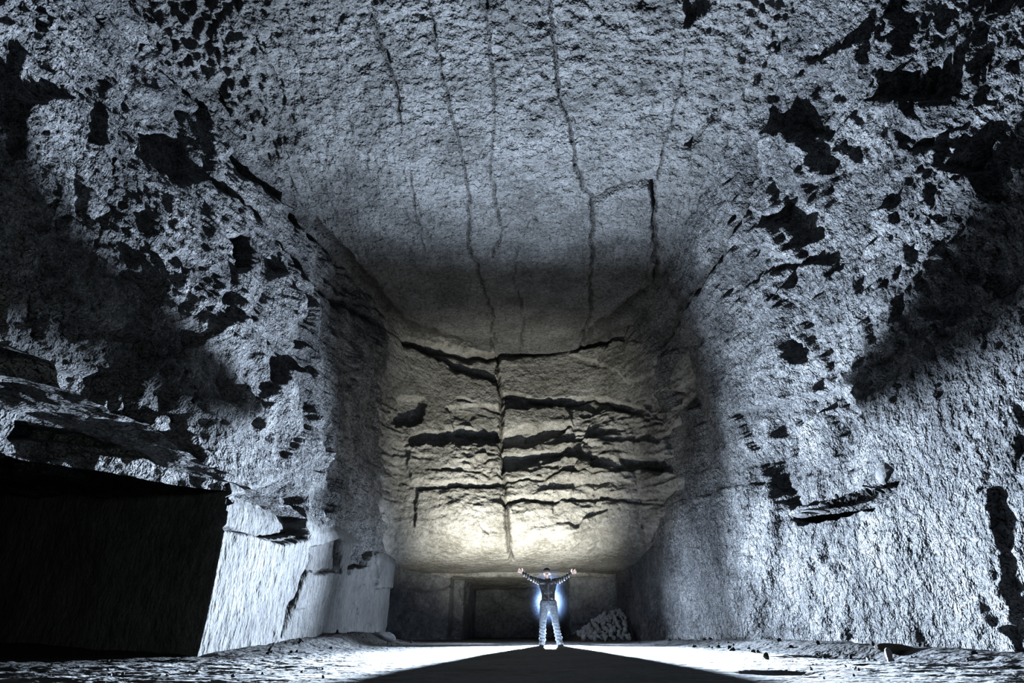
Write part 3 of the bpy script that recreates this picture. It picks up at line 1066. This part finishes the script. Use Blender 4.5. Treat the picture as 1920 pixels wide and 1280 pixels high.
bm = bmesh.new()
NX, NY = 60, 50
vs = [[bm.verts.new((2.0 + 2.05 * i / NX, 21.3 + 3.6 * j / NY, heap_h(2.0 + 2.05 * i / NX, 21.3 + 3.6 * j / NY) - .06 + .04 * rng.random())) for i in range(NX + 1)] for j in range(NY + 1)]
for j in range(NY):
    for i in range(NX):
        bm.faces.new((vs[j][i], vs[j][i + 1], vs[j + 1][i + 1], vs[j + 1][i]))
base = [[bm.verts.new((v.co.x, v.co.y, -.25)) for v in row] for row in (vs[0], vs[-1])]
me = bpy.data.meshes.new('earth_heap'); bm.to_mesh(me); bm.free(); me.materials.append(STONE_DARK)
heap = bpy.data.objects.new('earth_heap', me); S.collection.objects.link(heap)
heap['label'] = 'dark sloping earth heap under the stones at the far right wall'; heap['category'] = 'heap'; heap['kind'] = 'structure'
k = 0
for j in range(14):
    y = 21.45 + j * .15
    x = 2.35 + rng.random() * .1
    while x < 3.98:
        s = rng.uniform(.05, .125)
        h = heap_h(x, y)
        if h > .03:
            stone('stone', PROTO_H[k % 12], (x, y + rng.uniform(-.04, .04), h + s * .4), (s * 1.2, s * .8, s * .75),
                  ('large' if s > .1 else 'middling' if s > .075 else 'small') + ' grey stone ' + ('at the foot' if j < 4 else 'near the top' if j > 9 else 'halfway up')
                  + ' of the far heap, ' + ('left slope' if x < 3.2 else 'middle' if x < 4 else 'right end'), 'stone', 'stones of the heap at the far right')
            k += 1
        x += s * 2.1 + .02

# stones scattered over the dark edges of the floor
for i in range(70):
    if i < 34:
        y = rng.uniform(10, 19.5); x = np.interp(y, [9, 14, 20], [-4.6, -4.25, -4.0]) + rng.uniform(.25, 1.3)
        lab, grp = 'small dark stone on the earth bank below the pale left pillar', 'stones below the left pillar'
    else:
        y = rng.uniform(7, 18.5); x = np.interp(y, [4, 8.6, 10.8, 14, 17, 20], [6.5, 6.0, 5.75, 5.35, 4.75, 4.25]) - rng.uniform(.35, 1.7)
        lab, grp = 'small dark stone on the dirt along the right wall', 'stones along the right wall'
    s = rng.uniform(.02, .055)
    where = ', near the camera' if y < 11.5 else ', halfway back' if y < 15 else ', far back'
    lab = lab.replace('small', 'fist-sized' if s > .043 else 'small' if s > .031 else 'tiny') + where
    stone('stone', PROTO_D[i % 12], (x, y, fz(x, y) + s * .3), (s * 1.3, s, s * .7), lab, 'stone', grp)
for i in range(46):
    side = -1 if i % 2 else 1
    px_, py_ = (rng.uniform(60, 620), rng.uniform(1238, 1276)) if side < 0 else (rng.uniform(1400, 1890), rng.uniform(1225, 1276))
    p = on_floor(px_, py_)
    s = rng.uniform(.008, .022)
    stone('pebble', PROTO[i % 12], (p.x, p.y, p.z + s * .3), (s * 1.2, s, s * .7),
          'small pale pebble on the rough floor left of the shadow' if side < 0 else 'small pale pebble on the rough floor right of the shadow', 'pebble',
          'pebbles on the left floor' if side < 0 else 'pebbles on the right floor')

p = on_floor(1668, 1240); stone('stone', stone_mesh('stone', 301, 7, 3, STONE_WHITE), (p.x, p.y, p.z + .06), (.045, .045, .085), 'upright white stone at the edge of the dark pit by the right wall', rot=(.1, .2, .4))
p = on_floor(1690, 1226); stone('stone', stone_mesh('stone', 302, 9, 3, STONE_BROWN), (p.x, p.y + .1, p.z + .05), (.30, .16, .07), 'flat brown stone lying in the dark pit by the right wall', rot=(.05, .08, .1))
p = on_floor(1437, 1236); stone('stone', stone_mesh('stone', 303, 9, 3, STONE_BROWN), (p.x, p.y, p.z + .04), (.045, .045, .06), 'single brown stone standing on the bright floor right of the shadow', rot=(.1, .1, .1))
p = on_floor(718, 1200); stone('stone', stone_mesh('stone', 304, 8, 3, STONE), (-3.35, 17.0, fz(-3.35, 17) + .05), (.38, .2, .14), 'wide pale stone at the far foot of the left pillar', rot=(0, .1, .2))
p = on_floor(1885, 1205); stone('boulder', stone_mesh('boulder', 305, 9, 4, STONE), (6.75, 7.9, .25), (.30, .3, .42), 'pale boulder standing at the right edge against the wall', 'boulder', rot=(.1, .2, .3))

# pieces lying in the slit of the right wall
for (px_, py_, Y, sz, rot, lab, sd) in (
    (1528, 957, 11.7, (.26, .3, .055), (.08, .1, .1), 'thin pale slab lying in the left end of the right wall slit', 401),
    (1502, 965, 11.9, (.16, .2, .04), (.05, .2, .3), 'small pale slab at the very left tip of the right wall slit', 402),
    (1545, 948, 11.4, (.08, .1, .07), (.4, .2, .9), 'small pale stone behind the thin slab in the wall slit', 403),
    (1676, 892, 9.9, (.26, .3, .24), (.3, .5, .2), 'large blue grey block wedged in the right end of the wall slit', 404),
    (1692, 912, 9.7, (.10, .12, .12), (.5, .3, .1), 'small white block below the large one in the wall slit', 405),
):
    p = W(px_, py_, Y)
    stone('rock_block' if sd > 403 else 'rock_slab', stone_mesh('rock', sd, 6, 3, STONE), p, sz, lab, 'rock', rot=rot)
for i in range(16):
    f = (i + .5) / 16
    p = W(1560 + 110 * f + rng.uniform(-4, 4), 940 - 28 * f + rng.uniform(-5, 8), 11.0 - 1.2 * f)
    s = rng.uniform(.03, .07)
    stone('stone', PROTO_D[i % 12], p, (s * 1.4, s, s * .7), 'small dark stone in the right wall slit, ' + ('left end' if f < .34 else 'middle' if f < .67 else 'right end'), 'stone', 'stones inside the wall slit')

# ------------------------------------------------------------------ lit dust in the air behind the person
m = bpy.data.materials.new('dust_haze'); m.use_nodes = True
nt = m.node_tree
for n in list(nt.nodes):
    if n.type != 'OUTPUT_MATERIAL':
        nt.nodes.remove(n)
out = next(n for n in nt.nodes if n.type == 'OUTPUT_MATERIAL')
vs_ = nt.nodes.new('ShaderNodeVolumeScatter'); vs_.inputs['Color'].default_value = (.45, .62, 1, 1)
tc = nt.nodes.new('ShaderNodeTexCoord')
ln = nt.nodes.new('ShaderNodeVectorMath'); ln.operation = 'LENGTH'
mr = nt.nodes.new('ShaderNodeMapRange'); mr.inputs['From Min'].default_value = 1; mr.inputs['From Max'].default_value = .0
mr.inputs['To Min'].default_value = 0; mr.inputs['To Max'].default_value = 1
no = nt.nodes.new('ShaderNodeTexNoise'); no.inputs['Scale'].default_value = 2.2; no.inputs['Detail'].default_value = 4
pw = nt.nodes.new('ShaderNodeMath'); pw.operation = 'POWER'; pw.inputs[1].default_value = 2.2
mu = nt.nodes.new('ShaderNodeMath'); mu.operation = 'MULTIPLY'
m2 = nt.nodes.new('ShaderNodeMath'); m2.operation = 'MULTIPLY'; m2.inputs[1].default_value = HAZE
nt.links.new(tc.outputs['Object'], ln.inputs[0]); nt.links.new(ln.outputs['Value'], mr.inputs['Value'])
nt.links.new(tc.outputs['Object'], no.inputs['Vector'])
nt.links.new(mr.outputs[0], pw.inputs[0]); nt.links.new(pw.outputs[0], mu.inputs[0]); nt.links.new(no.outputs['Fac'], mu.inputs[1])
nt.links.new(mu.outputs[0], m2.inputs[0]); nt.links.new(m2.outputs[0], vs_.inputs['Density']); nt.links.new(vs_.outputs[0], out.inputs['Volume'])
bm = bmesh.new(); bmesh.ops.create_icosphere(bm, subdivisions=3, radius=1)
me = bpy.data.meshes.new('dust_haze'); bm.to_mesh(me); bm.free(); me.materials.append(m)
hz = bpy.data.objects.new('dust_haze', me); S.collection.objects.link(hz)
hz.location = (.93, 16.75, 1.15); hz.scale = (1.0, .65, 1.0)
hz['kind'] = 'stuff'; hz['label'] = 'blue white haze of lit dust glowing around the person'; hz['category'] = 'haze'
